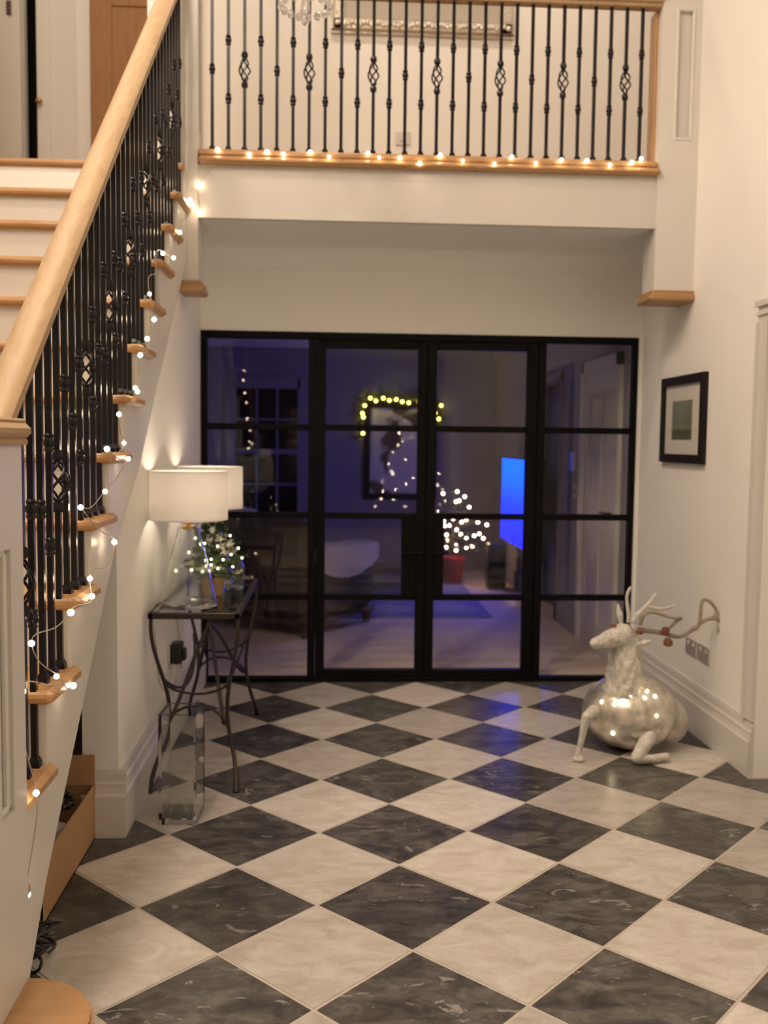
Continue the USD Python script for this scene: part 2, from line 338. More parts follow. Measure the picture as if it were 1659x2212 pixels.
# ================================================================ glazed double doors
dr = thing('door_1', 'wide black steel-framed glazed double doors with side panels', kind='structure')
y0, y1 = YD-.012, YD+.045
ZT, XA, XZ = 2.106, -1.018, 1.603
def frame_piece(name, *a): obj(name, bx(*a, .003), 'steel', dr)
s1a, s1b, s2a, s2b, s3a, s3b = -.383, -.280, .272, .382, .931, 1.042
frame_piece('outer_frame', XA, XA+.036, y0, y1, 0, ZT); frame_piece('outer_frame', XZ-.032, XZ, y0, y1, 0, ZT)
frame_piece('outer_frame', XA+.036, XZ-.032, y0, y1, ZT-.042, ZT); frame_piece('outer_frame', XA+.036, XZ-.032, y0, y1, 0, .03)
frame_piece('mullion', s1a, s1a+.045, y0-.004, y1+.004, .03, ZT-.042); frame_piece('mullion', s3b-.045, s3b, y0-.004, y1+.004, .03, ZT-.042)
ym0, ym1 = YD-.002, YD+.035
ZR = [(.502, .538), (.998, 1.034), (1.525, 1.562)]
bays = [(XA+.036, s1a, .03, ZT-.042, False), (s1b, s2a, .075, ZT-.092, True), (s2b, s3a, .075, ZT-.092, True), (s3b, XZ-.032, .03, ZT-.042, False)]
for bi, (xa, xb, zb, zt, leaf) in enumerate(bays):
    if leaf:
        la, lb = (s1a+.047, .3255) if bi == 1 else (.3285, s3b-.047)
        frame_piece('door_stile', la, xa, y0+.002, y1, .034, ZT-.045); frame_piece('door_stile', xb, lb, y0+.002, y1, .034, ZT-.045)
        frame_piece('door_rail', xa, xb, y0+.002, y1, zt, ZT-.045); frame_piece('door_rail', xa, xb, y0+.002, y1, .034, zb)
    edges = [zb]+[z for r_ in ZR for z in r_]+[zt]
    for za, zc in ZR: frame_piece('glazing_bar', xa, xb, ym0, ym1, za, zc)
    for q in range(4):
        xa_, xb_ = xa, xb
        obj('pane', bx(xa_-.004, xb_+.004, YD+.014, YD+.019, edges[2*q]-.004, edges[2*q+1]+.004), 'glass', dr)
lk = obj('lock_plate', bx(.185, s2a+.002, y0-.004, y1+.004, .530, 1.004, .003), 'steel', dr)
obj('lock_plate', bx(s2b-.002, .438, y0-.004, y1+.004, .530, 1.004, .003), 'steel', dr)
for sx in (.300, .354):
    h = cat(tube([(sx, y0-.002, .80), (sx, y0-.05, .80)], .010), tube([(sx, y0-.05, .80), (sx+(-.11 if sx < .327 else .11), y0-.05, .80)], .009))
    obj('lever_handle', h, 'steel', dr)

# ================================================================ staircase
st = thing('staircase', 'white staircase with oak treads, black iron balusters and oak handrail', 'staircase', (0, 0, 0))
for n in range(2, 15):
    yf, zt = nose(n), n*R
    yb = yf+.275+.015 if n < 14 else 1.456
    xe = XT if n < 14 else XS
    pr = [(yf+.012, zt-.036), (yf+.003, zt-.028), (yf, zt-.018), (yf+.003, zt-.008), (yf+.012, zt), (yb, zt), (yb, zt-.036)]
    body = prism([(a, b) for a, b in pr], 'x', XSTAIR, xe-.018)
    ends = trimesh.convex.convex_hull(np.vstack([np.c_[np.full(len(pr), xe-.018), np.array(pr)],
                                                 np.array([(xe, min(max(a, yf+.014), yb-.012), b) for a, b in [(p[0], zt-.026) for p in pr]+[(p[0], zt-.010) for p in pr]])]))
    obj('tread', cat(body, ends), 'oakx', st, 20)
    obj('riser', bx(XSTAIR, XS-.05, yf+.03, yf+.045, zt-R, zt-.036), 'trim', st)
# curtail step at the foot
ang = np.linspace(-math.pi/2, math.pi/2, 22)
def dshape(r, c=(-.945, -1.48)): return Polygon([(XSTAIR, c[1]-r)]+[(c[0]+r*math.cos(t), c[1]+r*math.sin(t)) for t in ang]+[(XSTAIR, c[1]+r)])
obj('tread', cat(prism(dshape(.184), 'z', R-.036, R-.008), prism(dshape(.190), 'z', R-.030, R-.012), prism(dshape(.183), 'z', R-.010, R)), 'oakx', st)
obj('riser', prism(dshape(.155), 'z', 0.0, R-.036), 'trim', st, 30)
# stringer
up = [(-1.32, 0)]
up = [(-1.30, .0), (-1.30, 2*R-.036)]
for n in range(2, 14):
    up += [(nose(n)+.03, n*R-.036), (nose(n+1)+.03, n*R-.036)]
up = [(-1.31, 0.0), (nose(2)+.03, R-.036)]
for n in range(2, 14): up += [(nose(n)+.03, n*R-.036), (nose(n+1)+.03, n*R-.036)]
up += [(nose(14)+.03, ZL-.036), (1.455, ZL-.036), (1.455, 2.36)]
low = [(1.209, 2.148), (.642, 1.69), (.237, 1.345), (-.169, 1.098), (-.503, .782), (-.78, .524), (-1.013, .307), (-1.118, .175), (-1.27, 0.0)]
sp = Polygon(up+low).buffer(0)
if sp.geom_type != 'Polygon': sp = max(sp.geoms, key=lambda g: g.area)
obj('stringer', prism(sp, 'x', XS-.05, XS), 'trim', st)
sof = [(-1.27, 0), (-.169, 1.098), (1.40, 2.40), (1.40, 2.42), (-.19, 1.14), (-1.32, .02)]
obj('soffit', prism(sof, 'x', XSTAIR, XS-.05), 'trim', st)
# newel
NX0, NX1, NY0, NY1 = -1.195, -.945, -1.535, -1.285
nz = bx(NX0, NX1, NY0, NY1, R, 1.452)
def recess(x0, x1, y0, y1, z0, z1): return m3.Manifold.cube((x1-x0, y1-y0, z1-z0)).translate((x0, y0, z0))
nman = m3.Manifold.cube((NX1-NX0, NY1-NY0, 1.452-R)).translate((NX0, NY0, R))
for q in (recess(NX1-.022, NX1+.1, NY0+.085, NY1-.085, .635, 1.222), recess(NX0+.085, NX1-.085, NY0-.1, NY0+.022, .635, 1.222)): nman = nman-q
nw = obj('newel_post', tm(nman), 'trim', st)
obj('panel_moulding', cat([bx(NX1-.023, NX1-.008, a, b, c, d, .004) for a, b, c, d in ((NY0+.085, NY0+.099, .635, 1.222), (NY1-.099, NY1-.085, .635, 1.222), (NY0+.085, NY1-.085, .635, .65), (NY0+.085, NY1-.085, 1.207, 1.222))]), 'trim', nw)
cap = cat(bx(NX0-.012, NX1+.012, NY0-.012, NY1+.012, 1.448, 1.462, .003), bx(NX0-.02, NX1+.02, NY0-.02, NY1+.02, 1.462, 1.497, .012), bx(NX0-.008, NX1+.008, NY0-.008, NY1+.008, 1.495, 1.507, .004))
obj('newel_cap', cap, 'rail', nw)
# handrail
def rail_z(y): return 1.594+.838*(y+1.086)
hw, hh = .043, .072
prof = [(-hw*.62, 0), (hw*.62, 0), (hw*.70, .012), (hw*.62, .017), (hw*.84, .022), (hw*.92, .030), (hw*.84, .035), (hw, .041), (hw*.98, .054), (hw*.7, .067), (hw*.3, hh), (-hw*.3, hh), (-hw*.7, .067), (-hw*.98, .054), (-hw, .041), (-hw*.84, .035), (-hw*.92, .030), (-hw*.84, .022), (-hw*.62, .017), (-hw*.70, .012)]
ya, yb_ = NY1-.03, 1.46
V = np.array([(XB+a, y, rail_z(y)+b*1.3) for y in np.linspace(ya, yb_, 2) for a, b in prof]); n_ = len(prof)
Fc = [f for q in range(n_) for f in ((q, (q+1) % n_, n_+(q+1) % n_), (q, n_+(q+1) % n_, n_+q))]+[(0, q+1, q) for q in range(1, n_-1)]+[(n_, n_+q, n_+q+1) for q in range(1, n_-1)]
hr = trimesh.Trimesh(V, Fc); hr.fix_normals()
obj('handrail', hr, 'rail', st, 35)
# balusters
def knuckle(z, w=.0155):
    o = []
    for dz, r in ((-.026, .0095), (-.020, .014), (-.012, .0115), (-.005, w), (.005, w), (.012, .0115), (.020, .014), (.026, .0095)): o.append([r, dz])
    return lathe([(0, -.028)]+[(r, dz) for r, dz in o]+[(0, .028)], (0, 0, z), 10)
def collar(z): return lathe([(0, -.016), (.013, -.014), (.0165, -.005), (.0165, .005), (.013, .014), (0, .016)], (0, 0, z), 8)
def basket(z, h=.115, r=.027):
    o = []
    for q in range(4):
        t = np.linspace(0, 1, 11); a = q*math.pi/2+t*math.pi*1.15; rr = .004+(r-.004)*np.sin(np.pi*t)**.85
        o.append(tube(np.c_[rr*np.cos(a), rr*np.sin(a), z-h/2+h*t], .0042, 5))
    return cat(o)
def baluster(parent, x, y, z0, z1, kind, zm):
    hs = .0078
    sq = lambda a, b: bx(x-hs, x+hs, y-hs, y+hs, a, b)
    foot = trimesh.convex.convex_hull(np.array([(x+s*a, y+t*a, z) for a, z in ((.015, z0), (.015, z0+.012), (.009, z0+.026)) for s in (-1, 1) for t in (-1, 1)]))
    if kind == 'B': body = cat(sq(z0, zm-.056), sq(zm+.056, z1), foot)
    else: body = cat(sq(z0, z1), foot)
    b = obj('baluster', body, 'iron', parent)
    mv = lambda m_: m_.apply_translation((x, y, 0))
    if kind == 'B':
        obj('basket', mv(basket(zm)), 'iron', b, 40)
        for s in (-1, 1): obj('collar', mv(collar(zm+s*.073)), 'iron', b, 40)
    elif kind == '1': obj('knuckle', mv(knuckle(zm)), 'iron', b, 40)
    else:
        for s in (-1, 1): obj('knuckle', mv(knuckle(zm+s*.142)), 'iron', b, 40)
PAT = ['B', '2', '1', '2']
for j in range(-1, 32):
    y = -1.085+.081*j; n = 3+(j+1)//3
    if n > 13: break
    z0, z1 = n*R, rail_z(y)+.01
    baluster(st, XB, y, z0, z1, PAT[j % 4], (z0+z1)/2)

# ================================================================ drop posts
def drop_post(x0, x1, px0, px1, label, cx0, cx1, zb=2.262):
    t = thing('drop_post', label, 'post', ((x0+x1)/2, YB-.01, zb)); ox, oy, oz = (x0+x1)/2, YB-.01, zb
    mv = lambda m_: m_.apply_translation((-ox, -oy, -oz))
    mn = m3.Manifold.cube((x1-x0, .19, 5.34-zb)).translate((x0, YB-.01, zb))-recess(px0, px1, YB-.2, YB+.012, 3.03, 3.68)
    inner = x1 if x0 < 0 else x0
    mn = mn-(recess(inner-.005, inner+.1, YB+.055, YB+.105, 3.02, 3.66) if x0 < 0 else recess(inner-.1, inner+.005, YB+.055, YB+.105, 3.02, 3.66))
    obj('post', mv(tm(mn)), 'trim', t)
    a, b = YB+.013, YB-.014
    obj('panel_moulding', mv(cat(bx(px0-.006, px0+.01, b, a, 3.024, 3.686, .005), bx(px1-.01, px1+.006, b, a, 3.024, 3.686, .005), bx(px0, px1, b, a, 3.024, 3.042, .005), bx(px0, px1, b, a, 3.668, 3.686, .005))), 'trim', t)
    obj('oak_cap', mv(cat(bx(cx0, cx1, YB-.035, YB+.20, zb-.052, zb-.016, .008), bx(cx0+.008, cx1-.008, YB-.025, YB+.19, zb-.018, zb+.002, .003))), 'oakx', t)
drop_post(-1.17, -.925, -1.09, -1.003, 'white panelled drop post with oak cap at the top of the stairs', -1.045, -.900)
drop_post(1.420, 1.64, 1.502, 1.590, 'white panelled drop post with oak cap against the picture wall', 1.395, 1.64)

# ================================================================ balcony balustrade
bb = thing('balcony_balustrade', 'black iron balcony railing on an oak ledge above the glazed doors', 'railing', (0, 0, 0))
obj('ledge', cat(bx(-.925, 1.432, YB-.045, YB+.07, 2.842, 2.878, .014), bx(-.925, 1.422, YB-.028, YB+.07, 2.876, ZLED, .012)), 'oakx', bb)
hp = [(a, b) for a, b in prof]
obj('handrail', prism([(YB+.02+a*1.1, 3.685+b) for a, b in prof], 'x', -.925, 1.424), 'rail', bb, 35)
obj('end_post', bx(1.406, 1.424, 1.512, 1.60, ZLED, 3.69, .003), 'oakz', bb, label='oak end post behind the last baluster')
for i in range(28):
    baluster(bb, -.856+.0809*i, YB+.02, ZLED, 3.70, PAT[(i+2) % 4], 3.316)

# ================================================================ upper landing doors
t = thing('door_2', 'white landing door standing ajar beside a dark gap', kind='structure')
yy = YG+.03
obj('architrave', cat(bx(-2.50, -2.43, YG-.02, YG, 2.835, 4.95), bx(-2.43, -2.36, YG-.032, YG, 2.835, 4.95), bx(-2.36, -2.292, YG-.024, YG, 2.835, 4.95),
                      bx(-1.93, -1.845, YG-.024, YG, 2.835, 4.95), bx(-2.5, -1.845, YG-.024, YG, 4.85, 4.95)), 'trim', t)
lf = m3.Manifold.cube((.272, .04, 2.0)).translate((-2.205, yy, 2.84))-recess(-2.12, -2.02, yy-.1, yy+.012, 3.05, 4.65)
obj('door_leaf', tm(lf), 'trim', t)
obj('door_knob', ball((-2.185, yy-.03, 3.675), .022), 'brass', t, True)
obj('strike_plate', bx(-2.375, -2.345, YG-.036, YG-.03, 4.20, 4.29), 'dcushion', t)
t = thing('door_3', 'tall oak landing door beside the white door', kind='structure')
lf = m3.Manifold.cube((.66, .04, 2.05)).translate((-1.838, YG-.045, 2.84))-recess(-1.70, -1.32, YG-.2, YG-.037, 2.95, 4.28)
obj('door_leaf', tm(lf), 'doak', t)
obj('door_frame', cat(bx(-1.18, -1.12, YG-.03, YG, 2.84, 4.95), bx(-1.84, -1.12, YG-.03, YG, 4.89, 4.95)), 'doak', t)
t = thing('door_4', 'oak door edge at the right end of the gallery', kind='structure')
obj('door_frame', cat(bx(1.925, 1.985, YG-.04, YG, 2.84, 4.95), bx(1.985, 2.5, YG-.03, YG, 2.84, 4.9)), 'doak', t)

# mirror on the gallery wall
t = thing('mirror', 'large mirror in an ornate silver frame on the gallery wall', 'mirror', (.344, YG, 4.9))
ox = .344
x0, x1, z0, z1 = -.257, .945, 4.178, 5.1
zz = 4.9
fr = []
for (a, b, c, d) in ((x0, x0+.085, z0, z1), (x1-.085, x1, z0, z1), (x0, x1, z0, z0+.085), (x0, x1, z1-.085, z1)):
    fr += [bx(a-ox, b-ox, -.05, 0, c-zz, d-zz, .012)]
obj('frame', cat(fr), 'silver', t)
fo = []
for q in range(46):
    fo.append(ball((x0-ox+.03+q*(x1-x0-.06)/45, -.05, z0-zz+.045+.008*math.sin(q*1.9)), .017, 1, (1, .6, 1.2)))
obj('frame_carving', cat(fo), 'silver', t, True)
obj('frame_rim', cat(bx(x0-.01-ox, x1+.01-ox, -.03, 0, z0-.012-zz, z0+.012-zz), bx(x0-.012-ox, x0+.01-ox, -.03, 0, z0-zz, z1-zz), bx(x1-.01-ox, x1+.012-ox, -.03, 0, z0-zz, z1-zz)), 'silver', t)
obj('mirror_glass', bx(x0+.08-ox, x1-.08-ox, -.02, -.015, z0+.08-zz, z1-.08-zz), 'mirror', t)
# socket on gallery wall
p = at(870, 300, y=YG)
sk_ = thing('wall_socket', 'small white socket low on the gallery wall behind the balusters', 'socket', tuple(p)); obj('socket_plate', bx(-.05, .05, -.012, 0, -.045, .045, .004), 'trim', sk_); obj('socket_switch', bx(-.02, .02, -.016, -.01, -.015, .015), 'trim', sk_)

# ================================================================ fairy lights
def bulb(c, r=.0085):
    o = [ball(c, r, 2)]
    return cat(o)
def fairy(label, pts, extra, m='bulb', r=.0083):
    t = thing('fairy_light_string', label, 'fairy lights', tuple(pts[0])); o0 = np.array(pts[0])
    P = np.array(pts)-o0
    w = []
    for a, b in zip(P[:-1], P[1:]):
        mid = (a+b)/2+np.array([RNG.uniform(-.015, .012), RNG.uniform(-.006, .02), -.010+RNG.uniform(-.02, .02)])
        w += [a+np.array([0, 0, .006]), mid]
    w.append(P[-1])
    obj('wire', tube(spline(w, 6*len(w)), .0016, 4), 'wire', t)
    for q in list(P)+[np.array(e)-o0 for e in extra]: obj('bulb', bulb(q, r*RNG.uniform(.85, 1.2)), m, t, True)
bp_ = [(470, 323), (538, 333), (577, 328), (612, 333), (670, 328), (711, 339), (795, 331), (819, 340), (864, 341), (907, 353), (951, 335), (1000, 347), (1068, 354), (1106, 339), (1158, 352), (1213, 345), (1268, 347), (1318, 356), (1365, 351), (1385, 343)]
def on_ledge(px, py):
    lim = 331+(px-470)*.0145
    return at(px, py, y=YB-.036 if py < lim+2 else YB-.053)
first = [at(433, 457, y=YB-.022), at(430, 398, y=YB-.022)]
fairy('warm fairy lights draped along the oak balcony ledge', first+[on_ledge(*q) for q in bp_], [])
sp_ = [(410, 432), (415, 441), (388, 502), (375, 557), (352, 547), (323, 635), (333, 690), (318, 732), (303, 767), (297, 846), (292, 838), (257, 895), (268, 957), (231, 970), (277, 991), (227, 1062), (174, 1096), (247, 1171), (194, 1250), (198, 1288), (153, 1323), (68, 1390), (122, 1461), (158, 1481), (47, 1494), (78, 1713), (58, 1932)]
inner = {(352, 547), (174, 1096), (68, 1390), (47, 1494)}
fairy('warm fairy lights wound down the ends of the stair treads', [at(*q, x=(-.985 if q in inner else -.945)) for q in sp_ if q != (58, 1932)]+[at(58, 1932, x=-.97)], [])

# ================================================================ console table
TX0, TX1, TY0, TY1, TZ = -1.0, -.622, .47, 1.50, .745
tb = thing('console_table', 'wrought-iron console table with a glass top against the stair wall', 'console table', ((TX0+TX1)/2, (TY0+TY1)/2, 0))
oc = np.array([(TX0+TX1)/2, (TY0+TY1)/2, 0]); hx, hy = (TX1-TX0)/2, (TY1-TY0)/2
obj('top_frame', cat(bx(-hx, hx, -hy, -hy+.022, TZ-.026, TZ, .003), bx(-hx, hx, hy-.022, hy, TZ-.026, TZ, .003), bx(-hx, -hx+.022, -hy, hy, TZ-.026, TZ, .003), bx(hx-.022, hx, -hy, hy, TZ-.026, TZ, .003)), 'bronze', tb)
obj('glass_top', bx(-hx+.018, hx-.018, -hy+.018, hy-.018, TZ-.002, TZ+.004), 'glass', tb)
for sx in (-1, 1):
    for sy in (-1, 1):
        c = [(0.012, .012, TZ-.02), (.016, .016, .62), (.045, .03, .50), (.075, .06, .36), (.070, .07, .24), (.035, .04, .12), (.015, -.03, .03), (.012, -.05, .0)]
        if sx < 0: c = [(a*1.0, b, z) for a, b, z in c]
        else: c = [(a*.75, b, z) for a, b, z in c]
        P = spline([(sx*(hx-a), sy*(hy-b), z) for a, b, z in c], 28)
        r = np.interp(P[:, 2], [0, .02, .06, .3, .75], [.014, .011, .009, .0085, .008])
        obj('leg', tube(P, r, 8), 'bronze', tb, 50)
cz = .60
obj('finial', cat(ball((0, 0, cz), .014, 2), lathe([(0, 0), (.008, .005), (.004, .03), (0, .036)], (0, 0, cz+.008), 10)), 'bronze', tb, 40)
for sx in (-1, 1):
    for sy in (-1, 1):
        obj('stretcher', tube(spline([(0, 0, cz), (sx*.045, sy*.18, .48), (sx*.09, sy*.34, .33), (sx*(hx-.072), sy*(hy-.062), .26)], 14), .009, 7), 'bronze', tb, 50)
for sy in (-1, 1):
    obj('scroll_bar', tube(spline([(-hx+.06, sy*(hy-.05), .44), (-.06, sy*(hy-.1), .385), (.06, sy*(hy-.1), .385), (hx-.05, sy*(hy-.05), .44)], 14), .006, 7), 'bronze', tb, 50)
    obj('scroll_bar', tube(spline([(-hx+.073, sy*(hy-.06), .27), (-.06, sy*(hy-.06), .325), (.06, sy*(hy-.06), .325), (hx-.06, sy*(hy-.06), .25)], 14), .006, 7), 'bronze', tb, 50)
for sx in (-1, 1):
    obj('scroll_bar', tube(spline([(sx*(hx-.05), -hy+.05, .46), (sx*(hx-.09), -.15, .34), (sx*(hx-.09), .15, .34), (sx*(hx-.05), hy-.05, .46)], 16), .006, 7), 'bronze', tb, 50)

# ================================================================ table lamps
LAMP_POWER = 1.0
def table_lamp(y, label, cord):
    c = (-.853, y, TZ+.005); t = thing('table_lamp', label, 'table lamp', c, group=None)
    pr = [(.118, 0), (.122, .006), (.118, .02), (.098, .12), (.070, .24), (.050, .31), (.046, .33), (.046, .336)]
    inr = [(max(r-.006, 0), z+.010 if i == 0 else z) for i, (r, z) in enumerate(pr)][::-1]
    obj('glass_base', lathe([(0, 0)]+pr+[(.04, .336)]+[(r, z) for r, z in inr if z < .336 and z > .012]+[(.108, .012), (0, .012)], n=40), 'thin', t, 30)
    obj('stem', cat(lathe([(0, .33), (.03, .33), (.03, .345), (.012, .35), (.012, .40), (.018, .405), (.018, .44), (0, .44)], n=16)), 'brass', t, 40)
    zt, zb, r = 1.330-c[2], 1.122-c[2], .165
    obj('lamp_shade', lathe([(r, zb), (r, zt), (r-.003, zt), (r-.003, zb), (r, zb)], n=56), 'shade', t, 30)
    rings = [tube([(r*.98*math.cos(a), r*.98*math.sin(a), z) for a in np.linspace(0, 2*np.pi, 40, endpoint=False)], .002, 5, True) for z in (zt-.003, zb+.003)]
    sp = [tube([(.015*math.cos(a), .015*math.sin(a), zb+.03), (r*.98*math.cos(a), r*.98*math.sin(a), zb+.004)], .0015, 4) for a in (0, 2.09, 4.19)]
    obj('shade_carrier', cat(rings, sp), 'trim', t)
    obj('light_bulb', ball((0, 0, .49), .028, 2), 'chbulb', t, True)
    L = UsdLux.SphereLight.Define(stage, str(t.GetPath())+'/bulb_light'); L.CreateRadiusAttr(.03); L.CreateIntensityAttr(LAMP['i']); L.CreateColorAttr(Gf.Vec3f(1, .80, .60)); L.AddTranslateOp().Set(Gf.Vec3d(0, 0, .49))
    obj('power_cord', tube(spline([np.array(q)-np.array(c) for q in cord], 40), .0028, 5), 'wire', t)
LAMP = {'i': 34.0}
table_lamp(.63, 'nearer white drum-shade lamp on a clear glass base', [(-.96, .66, .752), (-1.006, .70, .74), (-1.010, .72, .55), (-1.010, .82, .35), (-.985, 1.02, .30), (-.975, 1.10, .40)])
table_lamp(1.33, 'farther white drum-shade lamp at the glazed-door end of the table', [(-.96, 1.33, .752), (-1.006, 1.32, .74), (-1.010, 1.30, .55), (-.99, 1.27, .35), (-.975, 1.20, .34), (-.975, 1.16, .40)])
# plug adaptor on the wall
p = (XL, 1.13, .435)
t = thing('wall_socket', 'white double socket under the console table', 'socket', p)
obj('socket_plate', bx(0, .010, -.073, .073, -.043, .043, .004), 'trim', t)
obj('socket_switch', bx(.009, .014, -.02, .02, .02, .032), 'trim', t)
t = thing('plug_adaptor', 'black plug adaptor in the socket under the console table', 'plug', (XL+.0105, 1.12, .435))
obj('adaptor_body', bx(.0, .052, -.045, .045, -.05, .05, .006), 'blackcord', t); obj('plug_pin_cover', bx(.052, .07, -.025, .025, -.035, .02, .005), 'blackcord', t)

# ================================================================ needles
def needle_branch(a, b, n=26, L=.03, w=.0022, rng=RNG):
    a, b = np.array(a, float), np.array(b, float); ax = b-a; ln = np.linalg.norm(ax); ax /= ln
    e = np.cross(ax, [0, 0, 1.]); e = e/np.linalg.norm(e) if np.linalg.norm(e) > 1e-3 else np.array([1., 0, 0]); f = np.cross(ax, e)
    V, Fx = [], []
    for i in range(n):
        t = rng.uniform(.08, 1.0); th = rng.uniform(0, 2*np.pi); d = (math.cos(th)*e+math.sin(th)*f)*.85+ax*.6; d /= np.linalg.norm(d)
        s = np.cross(d, ax); s /= np.linalg.norm(s)+1e-9; o = a+ax*ln*t; l = L*rng.uniform(.7, 1.15)*(1.1-.5*t); k = len(V)
        V += [o-s*w, o+s*w, o+d*l]; Fx.append((k, k+1, k+2))
    return trimesh.Trimesh(np.array(V), Fx, process=False)
def conifer(parent, h, r, z0, tiers, per, L, n, mats=('needle', 'frost'), frost=.0, w=.0022, twist=0):
    g, fz, st_ = [], [], [tube([(0, 0, z0), (0, 0, z0+h*.96)], np.array([.012, .004])*(h/.4)**.7, 6)]
    tips = []
    for k in range(tiers):
        f = k/(tiers-1); z = z0+h*(.10+.82*f); rr = r*(1-f)**.75+.05*r
        for q in range(max(3, int(per*(1-.6*f)))):
            a = q*2*np.pi/max(3, int(per*(1-.6*f)))+k*.7+RNG.uniform(-.2, .2)+twist; e = rr*RNG.uniform(.75, 1.12)
            tip = np.array([e*math.cos(a), e*math.sin(a), z+e*RNG.uniform(-.12, .38)]); tips.append(tip)
            br = needle_branch((0, 0, z), tip, n, L, w)
            (fz if RNG.random() < frost else g).append(br); st_.append(tube([(0, 0, z), tip], .0022*(h/.4)**.6, 4))
            for s in (-1, 1):
                side = tip*.62+np.array([0, 0, z])*.38; sd = side+np.array([-s*math.sin(a), s*math.cos(a), .15])*e*.38
                (fz if RNG.random() < frost else g).append(needle_branch(side, sd, n//2, L, w))
    g.append(needle_branch((0, 0, z0+h*.85), (0, 0, z0+h), n, L, w))
    tr = obj('trunk', cat(st_), 'darkwood', parent)
    f_ = obj('foliage', cat(g), mats[0], parent, kind='stuff')
    if fz: obj('snowy_foliage', cat(fz), mats[1], parent, kind='stuff')
    return tips

t = thing('mini_christmas_tree', 'small frosted fir with tiny lights in a hessian pot on the console table', 'christmas tree', (-.785, .93, TZ+.004))
tips = conifer(t, .37, .160, .05, 8, 9, .030, 60, frost=.38, w=.0042)
obj('pot', lathe([(0, 0), (.038, 0), (.048, .03), (.050, .08), (.044, .1), (0, .1)], n=18), 'hessian', t, 40)
obj('pot_tie', tube([(.047*math.cos(a), .047*math.sin(a), .088) for a in np.linspace(0, 2*np.pi, 20, endpoint=False)], .004, 5, True), 'dcushion', t)
mp = [(425, 1162), (442, 1174), (407, 1193), (376, 1232), (414, 1231), (456, 1208), (456, 1220), (471, 1228), (482, 1209), (497, 1157), (515, 1184), (499, 1198), (523, 1205), (503, 1224), (441, 1234), (470, 1180)]
for q in mp: obj('bulb', ball(at(*q, y=.93-.11)-np.array([-.785, .93, TZ+.004]), .0055), 'mbulb', t, True)
t = thing('glass_jar', 'squat clear glass jar beside the hessian pot', 'jar', (-.715, 1.13, TZ+.004))
obj('jar_body', lathe([(0, 0), (.05, 0), (.054, .008), (.054, .11), (.046, .125), (.046, .135), (.042, .135), (.042, .124), (.049, .108), (.049, .012), (0, .012)], n=28), 'thin', t, 30)
obj('jar_rim', tube([(.045*math.cos(a), .045*math.sin(a), .136) for a in np.linspace(0, 2*np.pi, 24, endpoint=False)], .003, 5, True), 'clear', t, True)

# ================================================================ tall vase
t = thing('glass_vase', 'tall square clear glass vase standing on the floor before the table', 'vase', (-.815, .17, .001), rz=-.05)
def sqring(w0, w1, z0, z1): return (m3.Manifold.cube((2*w0, 2*w1, z1-z0), False).translate((-w0, -w1, z0)))
vm = sqring(.072, .085, 0, .425)-sqring(.060, .073, .022, .5)
vt = tm(vm)
obj('vase_body', vt, 'clear', t)

# ================================================================ cardboard box under stairs
t = thing('cardboard_box', 'open brown cardboard box tucked under the stairs', 'box', (-1.275, -.345, .001))
w, l, h, th = .175, .325, .20, .005
obj('box_base', bx(-w, w, -l, l, 0, th), 'card', t)
for a in ((w-th, w, -l, l), (-w, -w+th, -l, l), (-w, w, -l, -l+th), (-w, w, l-th, l)): obj('box_side', bx(*a, 0, h), 'card', t)
flap = prism([(-w, h), (-w+.02, h+.10), (-w+.026, h+.10), (-w+.006, h)], 'y', -l, l)
obj('box_flap', flap, 'card', t)
fl2 = prism([(l-.006, h), (l+.0, h+.11), (l-.006, h+.11), (l-.012, h)], 'x', -w, w); obj('box_flap', fl2, 'card', t)
t = thing('black_tinsel', 'black beaded garland lying across the open cardboard box', 'garland', (-1.25, -.15, .19))
gp = spline([(-.13, .05, 0), (-.05, .02, .022), (.03, .04, .018), (.09, .0, .0), (.08, -.12, .01), (.0, -.2, 0), (-.09, -.22, .01)], 60)
obj('garland_cord', tube(gp, .006, 5), 'blackcord', t)
obj('bead', cat([ball(p_+RNG.normal(0, .006, 3), .011) for p_ in gp]), 'blackcord', t, True, kind='stuff')
t = thing('paper_bag', 'crumpled white paper packing inside the cardboard box', 'packing paper', (-1.26, -.33, .006))
pb = ball((0, 0, .085), 1, 3, (.13, .24, .08)); pb.vertices += (meshkit.fbm(pb.vertices*18, 3)[:, None]-.5)*.04*np.array([1, 1, .8]); pb.vertices[:, 2] = np.maximum(pb.vertices[:, 2], .0); pb.vertices[:, 0] = np.clip(pb.vertices[:, 0], -.15, .15)
obj('paper', pb, 'mount', t)
t = thing('cable_tangle', 'dark tangle of light cable on the floor under the lowest stairs', 'cable', (-1.08, -.86, .0))
ct = [(.045*math.cos(a*1.7)+.02*math.sin(a*4.1), .10*math.sin(a*1.13)+.02*math.cos(3*a), .012+.05*abs(math.sin(a*.77))) for a in np.linspace(0, 22, 60)]
obj('cable', tube(spline(ct, 300), .0045, 5), 'blackcord', t); obj('cable_plug', bx(-.02, .03, -.16, -.12, 0, .04, .006), 'blackcord', t)

